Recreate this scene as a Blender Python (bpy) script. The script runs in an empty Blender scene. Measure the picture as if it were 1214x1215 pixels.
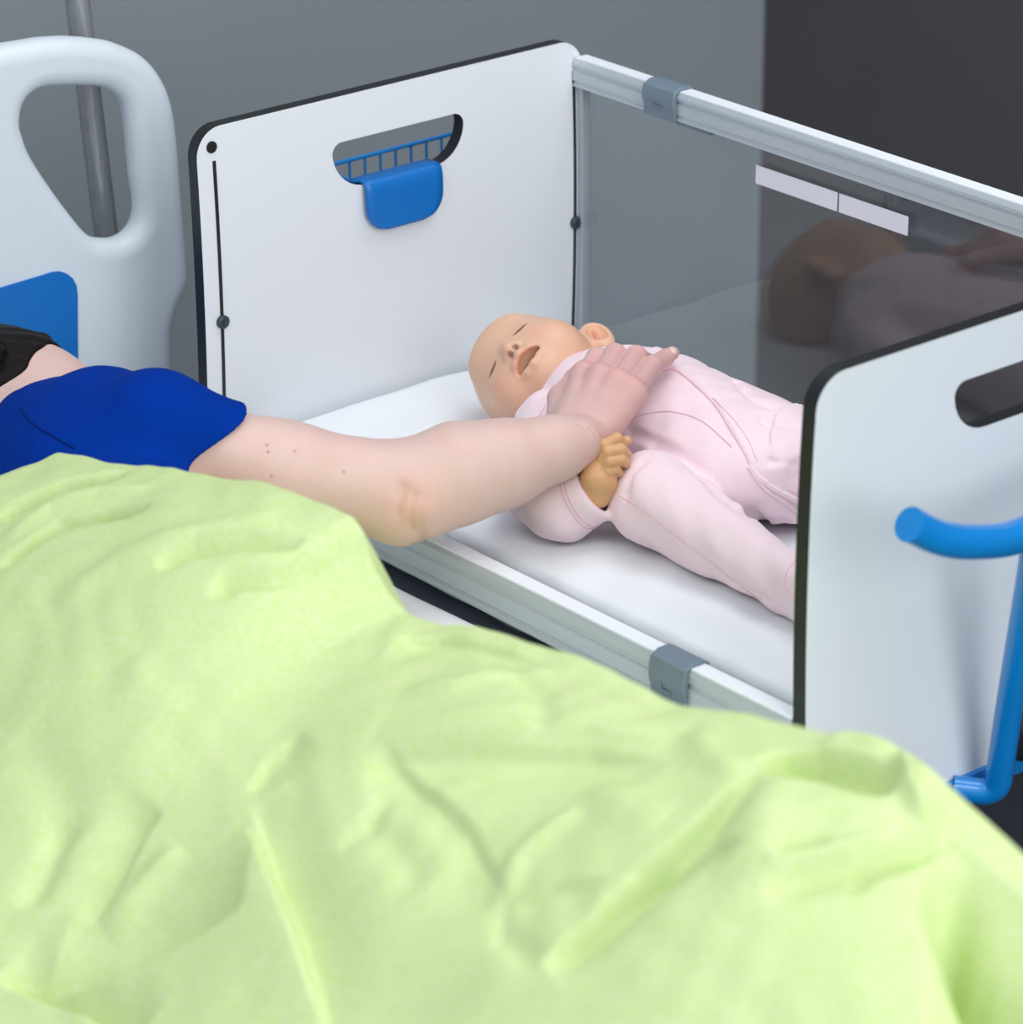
import bpy, bmesh, math, random
import numpy as np
from mathutils import Vector
rng = np.random.default_rng(7)
scn = bpy.context.scene
COL = scn.collection
# ------------------------------------------------------------------ units: modelled 1.25x, everything is scaled by S at the end
S, ZF = 0.8, 0.1625
A = lambda *v: np.array(v, float)

# ------------------------------------------------------------------ camera geometry (pinhole, principal point in the centre)
FPX, YAW, PIT, ROL = 4271.48, 2.4467, 0.4117, -0.005
CAM = A(3.11, -2.1503, 2.3388)
_d = A(math.cos(YAW)*math.cos(PIT), math.sin(YAW)*math.cos(PIT), -math.sin(PIT))
_r = np.cross(_d, A(0, 0, 1)); _r /= np.linalg.norm(_r); _u = np.cross(_r, _d)
CR = math.cos(ROL)*_r + math.sin(ROL)*_u
CU = -math.sin(ROL)*_r + math.cos(ROL)*_u
CD = _d
def ray(px, py):
    return CD + (px-607)/FPX*CR - (py-607.5)/FPX*CU
def bp(px, py, x=None, y=None, z=None, dep=None):
    """where the sight line through a photo pixel meets a plane of the place"""
    v = ray(px, py)
    if dep is not None: return CAM + v*dep
    i, c = (0, x) if x is not None else (1, y) if y is not None else (2, z)
    return CAM + v*(c-CAM[i])/v[i]
def dep(p): return float((np.asarray(p)-CAM) @ CD)

# ------------------------------------------------------------------ materials
def srgb(r, g, b):
    f = lambda c: (c/255/12.92) if c/255 <= .04045 else ((c/255+.055)/1.055)**2.4
    return (f(r), f(g), f(b), 1)
def mat(name, col, rough=.5, metal=0, spec=.5, noise=None, bump=None, sss=0, attr=False, coat=0, sheen=0):
    m = bpy.data.materials.new(name); m.use_nodes = True
    nt = m.node_tree; N = nt.nodes; L = nt.links; b = N['Principled BSDF']
    b.inputs['Base Color'].default_value = col
    b.inputs['Roughness'].default_value = rough; b.inputs['Metallic'].default_value = metal
    b.inputs['Specular IOR Level'].default_value = spec
    if sss:
        b.inputs['Subsurface Weight'].default_value = sss
        b.inputs['Subsurface Radius'].default_value = (1, .35, .2); b.inputs['Subsurface Scale'].default_value = .006
    if coat: b.inputs['Coat Weight'].default_value = coat; b.inputs['Coat Roughness'].default_value = .08
    if sheen: b.inputs['Sheen Weight'].default_value = sheen
    tc = N.new('ShaderNodeTexCoord'); src = None
    if attr:
        a = N.new('ShaderNodeAttribute'); a.attribute_name = 'Col'; src = a.outputs['Color']
        L.new(src, b.inputs['Base Color'])
    if noise:                               # (scale, amount, second colour)
        sc, amt, c2 = noise[:3]
        nz = N.new('ShaderNodeTexNoise'); nz.inputs['Scale'].default_value = sc; nz.inputs['Detail'].default_value = 6
        nz.inputs['Roughness'].default_value = .6
        mp = N.new('ShaderNodeMapping'); mp.inputs['Scale'].default_value = noise[3] if len(noise) > 3 else (1, 1, 1)
        L.new(tc.outputs['Object'], mp.inputs[0]); L.new(mp.outputs[0], nz.inputs['Vector'])
        rp = N.new('ShaderNodeMapRange'); rp.inputs[1].default_value = .35; rp.inputs[2].default_value = .65
        rp.inputs[4].default_value = amt
        L.new(nz.outputs['Fac'], rp.inputs[0])
        mx = N.new('ShaderNodeMix'); mx.data_type = 'RGBA'
        L.new(rp.outputs[0], mx.inputs[0])
        if src: L.new(src, mx.inputs[6])
        else: mx.inputs[6].default_value = col
        mx.inputs[7].default_value = c2
        L.new(mx.outputs[2], b.inputs['Base Color'])
    if bump:                                # list of (scale, strength, distance)
        prev = None
        for sc, st, di in bump:
            nz = N.new('ShaderNodeTexNoise'); nz.inputs['Scale'].default_value = sc; nz.inputs['Detail'].default_value = 4
            L.new(tc.outputs['Object'], nz.inputs['Vector'])
            bu = N.new('ShaderNodeBump'); bu.inputs['Strength'].default_value = st; bu.inputs['Distance'].default_value = di
            L.new(nz.outputs['Fac'], bu.inputs['Height'])
            if prev: L.new(prev.outputs[0], bu.inputs['Normal'])
            prev = bu
        L.new(prev.outputs[0], b.inputs['Normal'])
    return m
def glass_mat(name, tint):
    m = bpy.data.materials.new(name); m.use_nodes = True
    nt = m.node_tree; N = nt.nodes; L = nt.links
    N.remove(N['Principled BSDF']); out = N['Material Output']
    t = N.new('ShaderNodeBsdfTransparent'); t.inputs[0].default_value = tint
    g = N.new('ShaderNodeBsdfGlossy'); g.inputs['Roughness'].default_value = .0; g.inputs[0].default_value = (1, 1, 1, 1)
    # the slab is not refracting, so its rear face must reflect like its front face (index inverted where the ray leaves)
    fr = N.new('ShaderNodeFresnel'); ge = N.new('ShaderNodeNewGeometry'); io = N.new('ShaderNodeMapRange')
    io.inputs[3].default_value = 1.49; io.inputs[4].default_value = 1/1.49
    L.new(ge.outputs['Backfacing'], io.inputs[0]); L.new(io.outputs[0], fr.inputs['IOR'])
    mx = N.new('ShaderNodeMixShader')
    L.new(fr.outputs[0], mx.inputs[0]); L.new(t.outputs[0], mx.inputs[1]); L.new(g.outputs[0], mx.inputs[2])
    L.new(mx.outputs[0], out.inputs[0])
    return m
M = {}
M['panel'] = mat('white_laminate', srgb(226, 230, 235), .38, spec=.45, noise=(3, .25, srgb(221, 226, 232)))
M['core'] = mat('black_laminate_core', srgb(18, 20, 24), .45, noise=(40, .3, srgb(26, 28, 33)))
M['black'] = mat('black_rubber', srgb(14, 15, 17), .5, noise=(60, .4, srgb(24, 25, 28)))
M['alu'] = mat('satin_aluminium', srgb(188, 196, 203), .36, metal=.25, noise=(25, .3, srgb(178, 187, 194), (1, 30, 30)))
M['strip'] = mat('white_highlight_strip', srgb(236, 239, 246), .5, spec=.4, noise=(20, .2, srgb(230, 233, 241)))  # near-white, stands in for the highlight along the rail tops
M['clip'] = mat('slate_grey_plastic', srgb(112, 128, 142), .42, noise=(60, .3, srgb(104, 120, 134)))
M['acrylic'] = glass_mat('clear_acrylic', (.93, .955, .97, 1))
M['frost'] = mat('white_label_film', srgb(228, 226, 238), .5, noise=(20, .2, srgb(220, 219, 232)))
M['blue'] = mat('blue_powder_coat', srgb(0, 130, 210), .3, spec=.5, noise=(90, .25, srgb(0, 122, 202)), coat=.7)
M['bluepl'] = mat('blue_plastic', srgb(0, 108, 190), .42, noise=(60, .25, srgb(0, 102, 183)))
M['hpl'] = mat('pale_grey_plastic', srgb(214, 223, 230), .42, spec=.4, noise=(5, .3, srgb(209, 218, 226)), bump=[(500, .05, .0006)])
M['steel'] = mat('brushed_steel', srgb(196, 197, 200), .25, metal=.6, noise=(30, .4, srgb(120, 120, 124), (40, 40, 1)))
M['dark'] = mat('dark_slate_frame', srgb(52, 60, 72), .5, noise=(30, .4, srgb(44, 52, 63)))
M['sheet'] = mat('white_cotton_sheet', srgb(233, 236, 240), .85, spec=.2, noise=(6, .3, srgb(231, 234, 238)), bump=[(9, .18, .02), (900, .1, .0005)])
M['suit'] = mat('pink_jersey', srgb(248, 224, 232), .9, spec=.15, noise=(420, .5, srgb(243, 214, 224)), bump=[(60, .15, .004), (1300, .15, .0006)], sheen=.25)
M['suitin'] = mat('deep_pink_seam', srgb(234, 190, 206), .9, spec=.1, noise=(300, .5, srgb(226, 176, 195)))
M['vinyl'] = mat('doll_vinyl', srgb(238, 196, 168), .45, spec=.4, sss=.25, attr=True, noise=(30, .12, srgb(236, 176, 150)))
M['skin'] = mat('skin', srgb(228, 196, 180), .5, spec=.35, sss=.2, attr=True, noise=(55, .22, srgb(222, 168, 156)), bump=[(500, .12, .0008), (90, .15, .0015)])
M['hair'] = mat('dark_brown_hair', srgb(16, 11, 12), .6, spec=.15, noise=(18, .6, srgb(30, 21, 21), (1, 14, 14)), bump=[(120, .5, .004)])
M['shirt'] = mat('royal_blue_jersey', srgb(0, 50, 146), .9, spec=.06, noise=(300, .4, srgb(0, 44, 134)), bump=[(22, .18, .008), (900, .12, .0006)], sheen=.0)
M['shirtseam'] = mat('navy_stitching', srgb(0, 36, 116), .9, spec=.1, noise=(200, .3, srgb(0, 32, 104)))
M['green'] = mat('lime_green_chambray', srgb(210, 221, 170), .95, spec=.03, noise=(230, .7, srgb(190, 218, 134), (1, 1, 1)), bump=[(26, .14, .01), (900, .15, .0008)])
M['wall'] = mat('grey_wall_paint', srgb(151, 159, 164), .8, spec=.2, noise=(2.5, .5, srgb(146, 154, 159)), bump=[(300, .05, .001)])
M['wall2'] = mat('charcoal_wall_paint', srgb(88, 85, 87), .7, spec=.25, noise=(3, .5, srgb(83, 80, 82)))
M['floor'] = mat('dark_vinyl_floor', srgb(50, 52, 62), .55, noise=(30, .5, srgb(42, 44, 53)), bump=[(80, .08, .002)])

# ------------------------------------------------------------------ object helpers (all vertices given in place coordinates)
def smooth(me, ang=None):
    me.polygons.foreach_set('use_smooth', [True]*len(me.polygons))
    if ang: me.set_sharp_from_angle(angle=math.radians(ang))
def root_of(p):
    while p.parent: p = p.parent
    return p
def link(name, me, mats, parent=None, ang=None, base=None):
    o = bpy.data.objects.new(name, me); COL.objects.link(o)
    for m in (mats if isinstance(mats, (list, tuple)) else [mats]): me.materials.append(m)
    co = np.empty(len(me.vertices)*3); me.vertices.foreach_get('co', co); co = co.reshape(-1, 3)
    if parent: org = np.array(root_of(parent).location)
    else:
        lo, hi = co.min(0), co.max(0)
        org = A((lo[0]+hi[0])/2, (lo[1]+hi[1])/2, lo[2]); o.location = org
    me.vertices.foreach_set('co', (co-org).ravel()); me.update()
    if parent: o.parent = parent
    smooth(me, ang)
    return o
def from_pydata(verts, faces):
    me = bpy.data.meshes.new('mesh'); me.from_pydata([tuple(map(float, v)) for v in verts], [], [tuple(map(int, f)) for f in faces]); me.update(); return me
def from_bm(bm):
    bmesh.ops.recalc_face_normals(bm, faces=bm.faces[:])
    me = bpy.data.meshes.new('mesh'); bm.to_mesh(me); bm.free(); return me
def thing(name, label, cat, base, group=None):
    o = bpy.data.objects.new(name, None); COL.objects.link(o); o.empty_display_size = .05
    o.location = base; tag(o, label, cat, group); return o
def tag(o, label, cat, group=None):
    o['label'] = label; o['category'] = cat
    if group: o['group'] = group
    return o
def struct(o): o['kind'] = 'structure'; return o
def box_bm(lo, hi, bev=0, seg=3, bm=None):
    bm = bm or bmesh.new()
    lo, hi = np.minimum(lo, hi), np.maximum(lo, hi)
    g = bmesh.ops.create_cube(bm, size=1)
    for v in g['verts']:
        v.co = Vector((lo+hi)/2) + Vector((v.co[i]*(hi-lo)[i] for i in range(3)))
    if bev:
        es = list({e for v in g['verts'] for e in v.link_edges})
        bmesh.ops.bevel(bm, geom=es, offset=bev, segments=seg, profile=.5, affect='EDGES')
    return bm
def box(name, lo, hi, m, parent=None, bev=0, seg=3, ang=40):
    return link(name, from_bm(box_bm(A(*lo), A(*hi), bev, seg)), m, parent, ang)
def fillet(pts, rad, n=8):
    """polyline with rounded bends"""
    pts = [np.asarray(p, float) for p in pts]; out = [pts[0]]
    for i in range(1, len(pts)-1):
        a, b, c = pts[i-1], pts[i], pts[i+1]
        r = min(rad, .45*np.linalg.norm(a-b), .45*np.linalg.norm(c-b))
        p, q = b+(a-b)/np.linalg.norm(a-b)*r, b+(c-b)/np.linalg.norm(c-b)*r
        for t in np.linspace(0, 1, n): out.append((1-t)**2*p+2*t*(1-t)*b+t*t*q)
    out.append(pts[-1]); return out
def catmull(pts, n=10):
    P = [np.asarray(p, float) for p in pts]; P = [2*P[0]-P[1]]+P+[2*P[-1]-P[-2]]; out = []
    for i in range(1, len(P)-2):
        for t in np.linspace(0, 1, n, endpoint=False):
            out.append(.5*((2*P[i])+(-P[i-1]+P[i+1])*t+(2*P[i-1]-5*P[i]+4*P[i+1]-P[i+2])*t*t+(-P[i-1]+3*P[i]-3*P[i+1]+P[i+2])*t**3))
    out.append(P[-2]); return out
def tube_bm(pts, rad, seg=14, bm=None, closed=False, cap=True):
    bm = bm or bmesh.new(); pts = [np.asarray(p, float) for p in pts]; n = len(pts)
    rad = rad if hasattr(rad, '__len__') else [rad]*n
    rings = []; nrm = None
    for i, p in enumerate(pts):
        if closed: t = pts[(i+1) % n]-pts[i-1]
        else: t = pts[min(i+1, n-1)]-pts[max(i-1, 0)]
        t /= np.linalg.norm(t)
        if nrm is None:
            nrm = np.cross(t, A(0, 0, 1) if abs(t[2]) < .9 else A(1, 0, 0))
        nrm = nrm - t*(nrm@t); nrm /= np.linalg.norm(nrm); b = np.cross(t, nrm)
        rings.append([bm.verts.new(p+rad[i]*(math.cos(2*math.pi*k/seg)*nrm+math.sin(2*math.pi*k/seg)*b)) for k in range(seg)])
    for i in range(n if closed else n-1):
        a, b = rings[i], rings[(i+1) % n]
        for k in range(seg): bm.faces.new((a[k], a[(k+1) % seg], b[(k+1) % seg], b[k]))
    if cap and not closed: bm.faces.new(rings[0][::-1]); bm.faces.new(rings[-1])
    return bm
def tube(name, pts, rad, m, parent=None, seg=14, closed=False, ang=50):
    return link(name, from_bm(tube_bm(pts, rad, seg, closed=closed)), m, parent, ang)
def rrect(y0, y1, z0, z1, r, n=8):
    """rounded rectangle outline; r = radius or four radii (bottom-left, bottom-right, top-right, top-left)"""
    r = r if hasattr(r, '__len__') else [r]*4; out = []
    for (cy, cz, a0), q in zip(((y0, z0, 180), (y1, z0, 270), (y1, z1, 0), (y0, z1, 90)), r):
        sy = 1 if cy == y0 else -1; sz = 1 if cz == z0 else -1
        for t in np.linspace(0, 90, n):
            a = math.radians(a0+t); out.append((cy+sy*q+q*math.cos(a), cz+sz*q+q*math.sin(a)))
    return out
def slab_bm(outline, holes, x0, x1, bend, levels):
    """flat plate in the YZ plane with holes, cut into levels and bent along its height"""
    bm = bmesh.new(); edges = []
    for lp in [outline]+holes:
        vs = [bm.verts.new((x0, y, z)) for y, z in lp]
        edges += [bm.edges.new((vs[i], vs[(i+1) % len(vs)])) for i in range(len(vs))]
    bmesh.ops.triangle_fill(bm, use_beauty=True, use_dissolve=False, edges=edges)
    g = bmesh.ops.extrude_face_region(bm, geom=bm.faces[:])
    for v in g['geom']:
        if isinstance(v, bmesh.types.BMVert): v.co.x = x1
    for z in levels:
        bmesh.ops.bisect_plane(bm, geom=bm.verts[:]+bm.edges[:]+bm.faces[:], dist=1e-6, plane_co=(0, 0, z), plane_no=(0, 0, 1))
    bmesh.ops.recalc_face_normals(bm, faces=bm.faces[:])
    for f in bm.faces: f.material_index = 0 if abs(f.normal.x) > .7 else 1
    for v in bm.verts: v.co.x += bend(v.co.z)
    return bm

# ------------------------------------------------------------------ signed-distance sculpting and a sparse surface-nets mesher
def smin(a, b, k):
    if k <= 0: return np.minimum(a, b)
    h = np.clip(.5+.5*(b-a)/k, 0, 1); return b+(a-b)*h-k*h*(1-h)
def smax(a, b, k): return -smin(-a, -b, k)
def cone(P, a, b, ra, rb):
    a, b = np.asarray(a, float), np.asarray(b, float); ab = b-a
    t = np.clip((P-a)@ab/(ab@ab+1e-12), 0, 1)
    return np.linalg.norm(P-a-t[:, None]*ab, axis=1)-(ra+t*(rb-ra))
def chain(P, pts, rad, k=.004):
    d = None
    for i in range(len(pts)-1):
        e = cone(P, pts[i], pts[i+1], rad[i], rad[i+1]); d = e if d is None else smin(d, e, k)
    return d
def sph(P, c, r): return np.linalg.norm(P-np.asarray(c, float), axis=1)-r
def ell(P, c, r, R=None):
    q = P-np.asarray(c, float)
    if R is not None: q = q@R
    r = np.asarray(r, float)
    k0 = np.linalg.norm(q/r, axis=1); k1 = np.linalg.norm(q/(r*r), axis=1)+1e-9
    return np.where(k0 < 1e-6, -r.min(), k0*(k0-1)/k1)
def rbox(P, lo, hi, r):
    lo, hi = np.asarray(lo, float), np.asarray(hi, float)
    q = np.abs(P-(lo+hi)/2)-(hi-lo)/2+r
    return np.linalg.norm(np.maximum(q, 0), axis=1)+np.minimum(q.max(1), 0)-r
def plane(P, c, n): n = np.asarray(n, float); return (P-np.asarray(c, float))@(n/np.linalg.norm(n))
def sdf_mesh(F, lo, hi, h, B=8):
    lo, hi = np.asarray(lo, float), np.asarray(hi, float); H = h*B
    n = np.ceil((hi-lo)/H).astype(int)
    I = np.stack(np.meshgrid(*[np.arange(k) for k in n], indexing='ij'), -1).reshape(-1, 3)
    keep = np.abs(F(lo+(I+.5)*H)) < H*1.25
    I = I[keep]
    loc = np.stack(np.meshgrid(*[np.arange(B+1)]*3, indexing='ij'), -1).reshape(-1, 3)
    NN = n*B+4; key = lambda c: (c[..., 0]*NN[1]+c[..., 1])*NN[2]+c[..., 2]
    VK, VP, ED = [], [], []
    for s in range(0, len(I), 400):
        J = I[s:s+400]; G = J[:, None, :]*B+loc[None]
        D = F((lo+G*h).reshape(-1, 3)).reshape(len(J), B+1, B+1, B+1)
        c0 = D[:, :-1, :-1, :-1]; sg = D < 0
        cnt = np.zeros(c0.shape, int)
        for dx in (0, 1):
            for dy in (0, 1):
                for dz in (0, 1): cnt += sg[:, dx:B+dx, dy:B+dy, dz:B+dz]
        b, x, y, z = np.nonzero((cnt > 0) & (cnt < 8))
        if not len(b): continue
        acc = np.zeros((len(b), 3)); m = np.zeros(len(b))
        for ax in range(3):
            o1, o2 = [i for i in range(3) if i != ax]
            for u in (0, 1):
                for v in (0, 1):
                    a = np.zeros(3, int); a[o1] = u; a[o2] = v; e = a.copy(); e[ax] = 1
                    da = D[b, x+a[0], y+a[1], z+a[2]]; de = D[b, x+e[0], y+e[1], z+e[2]]
                    cr = (da < 0) != (de < 0); t = np.where(cr, da/(da-de+1e-20), 0)
                    p = np.repeat(a[None].astype(float), len(b), 0); p[:, ax] = t
                    acc[cr] += p[cr]; m += cr
        cell = J[b]*B+np.stack([x, y, z], 1)
        VK.append(key(cell)); VP.append(lo+(cell+acc/m[:, None])*h)
        for ax in range(3):
            e = np.zeros(3, int); e[ax] = 1
            s0 = D[b, x, y, z] < 0; s1 = D[b, x+e[0], y+e[1], z+e[2]] < 0
            w = s0 != s1; ED.append((ax, cell[w], s0[w]))
    VK = np.concatenate(VK); VP = np.concatenate(VP)
    order = np.argsort(VK); VK = VK[order]; VP = VP[order]
    Q = []
    for ax, c, fl in ED:
        if not len(c): continue
        o1, o2 = (ax+1) % 3, (ax+2) % 3
        e1 = np.zeros(3, int); e1[o1] = 1; e2 = np.zeros(3, int); e2[o2] = 1
        ids, ok = [], np.ones(len(c), bool)
        for q in (c-e1-e2, c-e2, c, c-e1):
            kk = key(q); i = np.clip(np.searchsorted(VK, kk), 0, len(VK)-1)
            ok &= VK[i] == kk; ids.append(i)
        q = np.stack(ids, 1); q[~fl] = q[~fl][:, ::-1]; Q.append(q[ok])
    Q = np.concatenate(Q)
    me = bpy.data.meshes.new('mesh')
    me.vertices.add(len(VP)); me.vertices.foreach_set('co', VP.ravel())
    me.loops.add(len(Q)*4); me.loops.foreach_set('vertex_index', Q.ravel().astype(np.int32))
    me.polygons.add(len(Q)); me.polygons.foreach_set('loop_start', np.arange(0, len(Q)*4, 4, dtype=np.int32))
    me.update(calc_edges=True); me.validate()
    me['pts'] = 0; del me['pts']
    return me, VP
def paint(me, cols):
    a = me.color_attributes.new('Col', 'FLOAT_COLOR', 'POINT')
    a.data.foreach_set('color', np.concatenate([cols, np.ones((len(cols), 1))], 1).astype(np.float32).ravel())
def lin(*c): return np.array(srgb(*c)[:3])
def blend(cols, w, c): w = np.clip(w, 0, 1)[:, None]; return cols*(1-w)+w*c
def march(F, px, py, t0=3.2, t1=5.0):
    v = ray(px, py); t = t0
    for _ in range(140):
        p = CAM+v*t; q = float(F(p[None])[0])
        if q < .0002 or t > t1: break
        t += max(q*.8, .0003)
    return CAM+v*t

# ================================================================== THE ROOM
WX, WY = -1.0, 1.817
struct(box('floor', (-1.1, -4.2, -ZF-.1), (5.2, WY+.1, -ZF), M['floor']))
struct(box('wall_back', (WX-.1, -4.2, -ZF), (WX, WY+.1, 3.6), M['wall']))
struct(box('wall_right', (WX, WY, -ZF), (5.2, WY+.1, 3.6), M['wall2']))

# ================================================================== BEDSIDE CRIB
W, L, H = .55, .967, 1.15
TP = .017
crib = thing('bedside_crib', 'white bedside baby crib with curved end panels, aluminium rails and a blue frame', 'crib', (L/2, W/2, -ZF))
def bow(sgn):
    return lambda z: sgn*.0045*(min(((z-.95)/.18)**2, 2.2)-1)
lv = np.arange(.70, 1.15, .03)
hole = rrect(.180, .371, 1.041, 1.097, (.046, .046, .014, .014), 10)
for nm, x0, x1, sg in (('head_panel', -TP, 0, -1), ('foot_panel', L-TP, L, 1)):
    bn = bow(sg); off = bn(1.13)
    f = lambda z, bn=bn, off=off: bn(z)-off
    ol = rrect(-.004, W+.004, .676, H, (.03, .03, .034, .034), 10)
    o = link(nm, from_bm(slab_bm(ol, [hole], x0, x1, f, lv)), [M['panel'], M['core']], crib, 30)
    if sg < 0: headP, hbend = o, f
    else: footP, fbend = o, f
# guide slots and bolts on the inner face of the head panel
for yy in (.0185, W-.010):
    bm = bmesh.new()
    zs = np.linspace(.70, 1.112, 28); w = .0021
    rows = [[bm.verts.new((hbend(z)+dx, yy+dy, z)) for dx, dy in ((-.004, -w), (.0008, -w), (.0008, w), (-.004, w))] for z in zs]
    for a, b in zip(rows[:-1], rows[1:]):
        for k in range(4): bm.faces.new((a[k], a[(k+1) % 4], b[(k+1) % 4], b[k]))
    bm.faces.new(rows[0]); bm.faces.new(rows[-1][::-1])
    link('guide_slot', from_bm(bm), M['black'], headP, 30)
    c = A(hbend(1.128), yy-.002, 1.128)
    if yy < .1: tube('screw_hole', [c-A(.004, 0, 0), c+A(.0012, 0, 0)], .0068, M['black'], headP, 20, ang=30)
    zk = .925
    c = A(hbend(zk), yy, zk)
    bm = tube_bm([c-A(.003, 0, 0), c+A(.004, 0, 0), c+A(.0055, 0, 0)], [.0078, .0078, .0055], 20)
    tube_bm([c+A(.005, 0, 0), c+A(.0075, 0, 0)], .0032, 6, bm)
    link('slot_bolt', from_bm(bm), M['dark'], headP, 30)
# side glazing: far pane raised, near pane lowered
def rail_profile(zc, hh, ww):
    pr = [(-ww, -hh), (ww*.8, -hh), (ww, -hh+.006), (ww, hh-.006), (ww*.8, hh), (-ww*.72, hh), (-ww, hh-.005), (-ww, hh*.45), (-ww*.82, hh*.38), (-ww*.82, hh*.2), (-ww, hh*.12), (-ww, -hh*.55), (-ww*.85, -hh*.62), (-ww*.85, -hh*.8), (-ww, -hh*.86)]
    return pr
def extr_x(name, prof, x0, x1, y, z, m, parent, ang=30, bev=0):
    bm = bmesh.new()
    a = [bm.verts.new((x0, y+p, z+q)) for p, q in prof]; b = [bm.verts.new((x1, y+p, z+q)) for p, q in prof]
    n = len(prof)
    for k in range(n): bm.faces.new((a[k], a[(k+1) % n], b[(k+1) % n], b[k]))
    bm.faces.new(a[::-1]); bm.faces.new(b)
    o = link(name, from_bm(bm), m, parent, ang)
    return o
ZR, ZN = 1.1115, .774
XA, XB = .002, L-TP-.003
def clip(parent, x0, x1, y, z, hh, ww):
    o = []
    pts = [(-ww, -hh), (-ww-.004, -hh-.002), (-ww-.0045, -hh*.3), (-ww-.0075, hh*.1), (-ww-.0075, hh*.55), (-ww-.005, hh+.001), (-ww*.6, hh+.006), (ww*.6, hh+.006), (ww+.004, hh+.001), (ww+.004, -hh-.002), (ww, -hh)]
    pts = pts+[(ww+.0005, hh*.9), (-ww-.0005, hh*.9)]
    q = extr_x('rail_clip', pts, x0, x1, y, z, M['clip'], parent, 40)
    bv = q.modifiers.new('edge', 'BEVEL'); bv.width = .0012; bv.segments = 2; bv.limit_method = 'ANGLE'; bv.angle_limit = math.radians(50)
    # raised lock mark on the face of the clip
    bm = box_bm(A(x0+.018, y-ww-.0085, z-hh*.28), A(x1-.02, y-ww-.004, z-hh*.18), .0006, 1)
    box_bm(A(x0+.018, y-ww-.0085, z-hh*.18), A(x0+.0195, y-ww-.0045, z+.003), 0, 1, bm)
    link('lock_mark', from_bm(bm), M['clip'], q, 30)
far = extr_x('top_rail', rail_profile(0, .0165, .012), XA, XB, W, ZR, M['alu'], crib)
extr_x('highlight_strip', [(-.0085, .0160), (.0095, .0160), (.0095, .0178), (-.0085, .0178)], XA, XB, W, ZR, M['strip'], far)  # rail-top highlight put in as a thin pale strip
clip(far, .132, .186, W, ZR, .0165, .012)
near = extr_x('top_rail', rail_profile(0, .024, .012), XA, XB, 0.004, ZN, M['alu'], crib)
extr_x('highlight_strip', [(-.0090, .0235), (.0095, .0235), (.0095, .0256), (-.0090, .0256)], XA, XB, 0.004, ZN, M['strip'], near)
clip(near, .757, .808, 0.004, ZN, .024, .012)
fp = box('side_pane', (XA, W-.003, .66), (XB, W+.003, ZR-.012), M['acrylic'], crib)
npn = box('side_pane', (XA, .001, .43), (XB, .007, ZN-.02), M['acrylic'], crib)
for x0, x1 in ((.309, .4395), (.442, .548)):
    box('adhesive_label', (x0, W-.0042, 1.0495), (x1, W-.0031, 1.0715), M['frost'], fp, .0004, 1)
for yy, nn in ((W, far), ):
    extr_x('edge_profile', [(-.006, -.215), (.006, -.215), (.006, .215), (-.006, .215)], XA-.004, XA+.010, yy, .88, M['alu'], nn)
# fixings on the underside of the far rail
box('rail_stop', (.175, W-.006, ZR-.024), (.235, W+.006, ZR-.0165), M['clip'], far, .002, 2)
# deck below the mattress and running gear
box('mattress_deck', (.006, .012, .665), (L-TP-.004, W-.012, .694), M['dark'], crib, .006, 2)
for x in (.12, .33, .54, .75):
    box('deck_bracket', (x, .012, .60), (x+.02, .03, .668), M['dark'], crib, .003, 2)
box('side_beam', (.01, .014, .585), (L-TP-.01, .044, .635), M['core'], crib, .005, 2)
for xx in (.16, .78):
    tube('lift_column', [(xx, W/2, .02), (xx, W/2, .40), (xx, W/2, .401), (xx, W/2, .67)], [.04, .04, .03, .03], M['alu'], crib, 24)
    tube('base_bar', fillet([(xx, -.02, -.03), (xx, -.02, .02), (xx, W+.02, .02), (xx, W+.02, -.03)], .03), .018, M['blue'], crib)
    for yy in (-.02, W+.02):
        w = tube('caster', [(xx-.016, yy, -ZF+.055), (xx-.012, yy, -ZF+.055), (xx+.012, yy, -ZF+.055), (xx+.016, yy, -ZF+.055)], [.047, .055, .055, .047], M['black'], crib, 28, ang=40)
        tube('caster_fork', fillet([(xx, yy, -.03), (xx, yy, -.045), (xx+.026, yy, -.06), (xx+.026, yy, -ZF+.055)], .01), .008, M['dark'], w)
box('base_bar', (.16, W/2-.02, .0), (.78, W/2+.02, .04), M['blue'], crib, .008)
# blue push handle at the foot end: bar under the panel, two uprights and a swept grip
xb = 1.0
p0 = bp(1125, 927, x=xb-.01); zb = bp(1160, 917, x=xb-.01)[2]
box('cross_bar', (L-.022, .05, .652), (L+.010, W-.05, .6755), M['blue'], crib, .003, 2)
for sgn in (0, 1):
    mir = (lambda p: p) if sgn == 0 else (lambda p: A(p[0], W-p[1], p[2]))
    up = [bp(1128, 925, x=.985), bp(1183, 942, x=1.006), bp(1196, 850, x=1.022), bp(1222, 690, x=1.060), bp(1228, 650, x=1.072)]
    up[0] = A(.975, up[1][1]-.03, up[1][2]+.004)
    up = [up[0], up[1], up[2], up[3], up[4]]
    tube('handle_upright', fillet([mir(p) for p in up], .03, 8), .0135, M['blue'], crib, 20)
bmg = [bp(1079, 622, x=1.085), bp(1118, 639, x=1.087), bp(1165, 643, x=1.086), bp(1216, 633, x=1.080)]
bmg.append(A(1.075, W/2, bmg[-1][2]+.004))
bmg = catmull(bmg+[A(p[0], W-p[1], p[2]) for p in bmg[-2::-1]], 8)
tube('push_handle', bmg, .0165, M['blue'], crib, 24)
ct = bp(1212, 882, x=1.0)
tube('rubber_buffer', [ct+A(-.01, -.005+.004*i, 0) for i in range(22)], [.020 if i % 4 < 2 else .0235 for i in range(22)], M['black'], crib, 24, ang=30)

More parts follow.
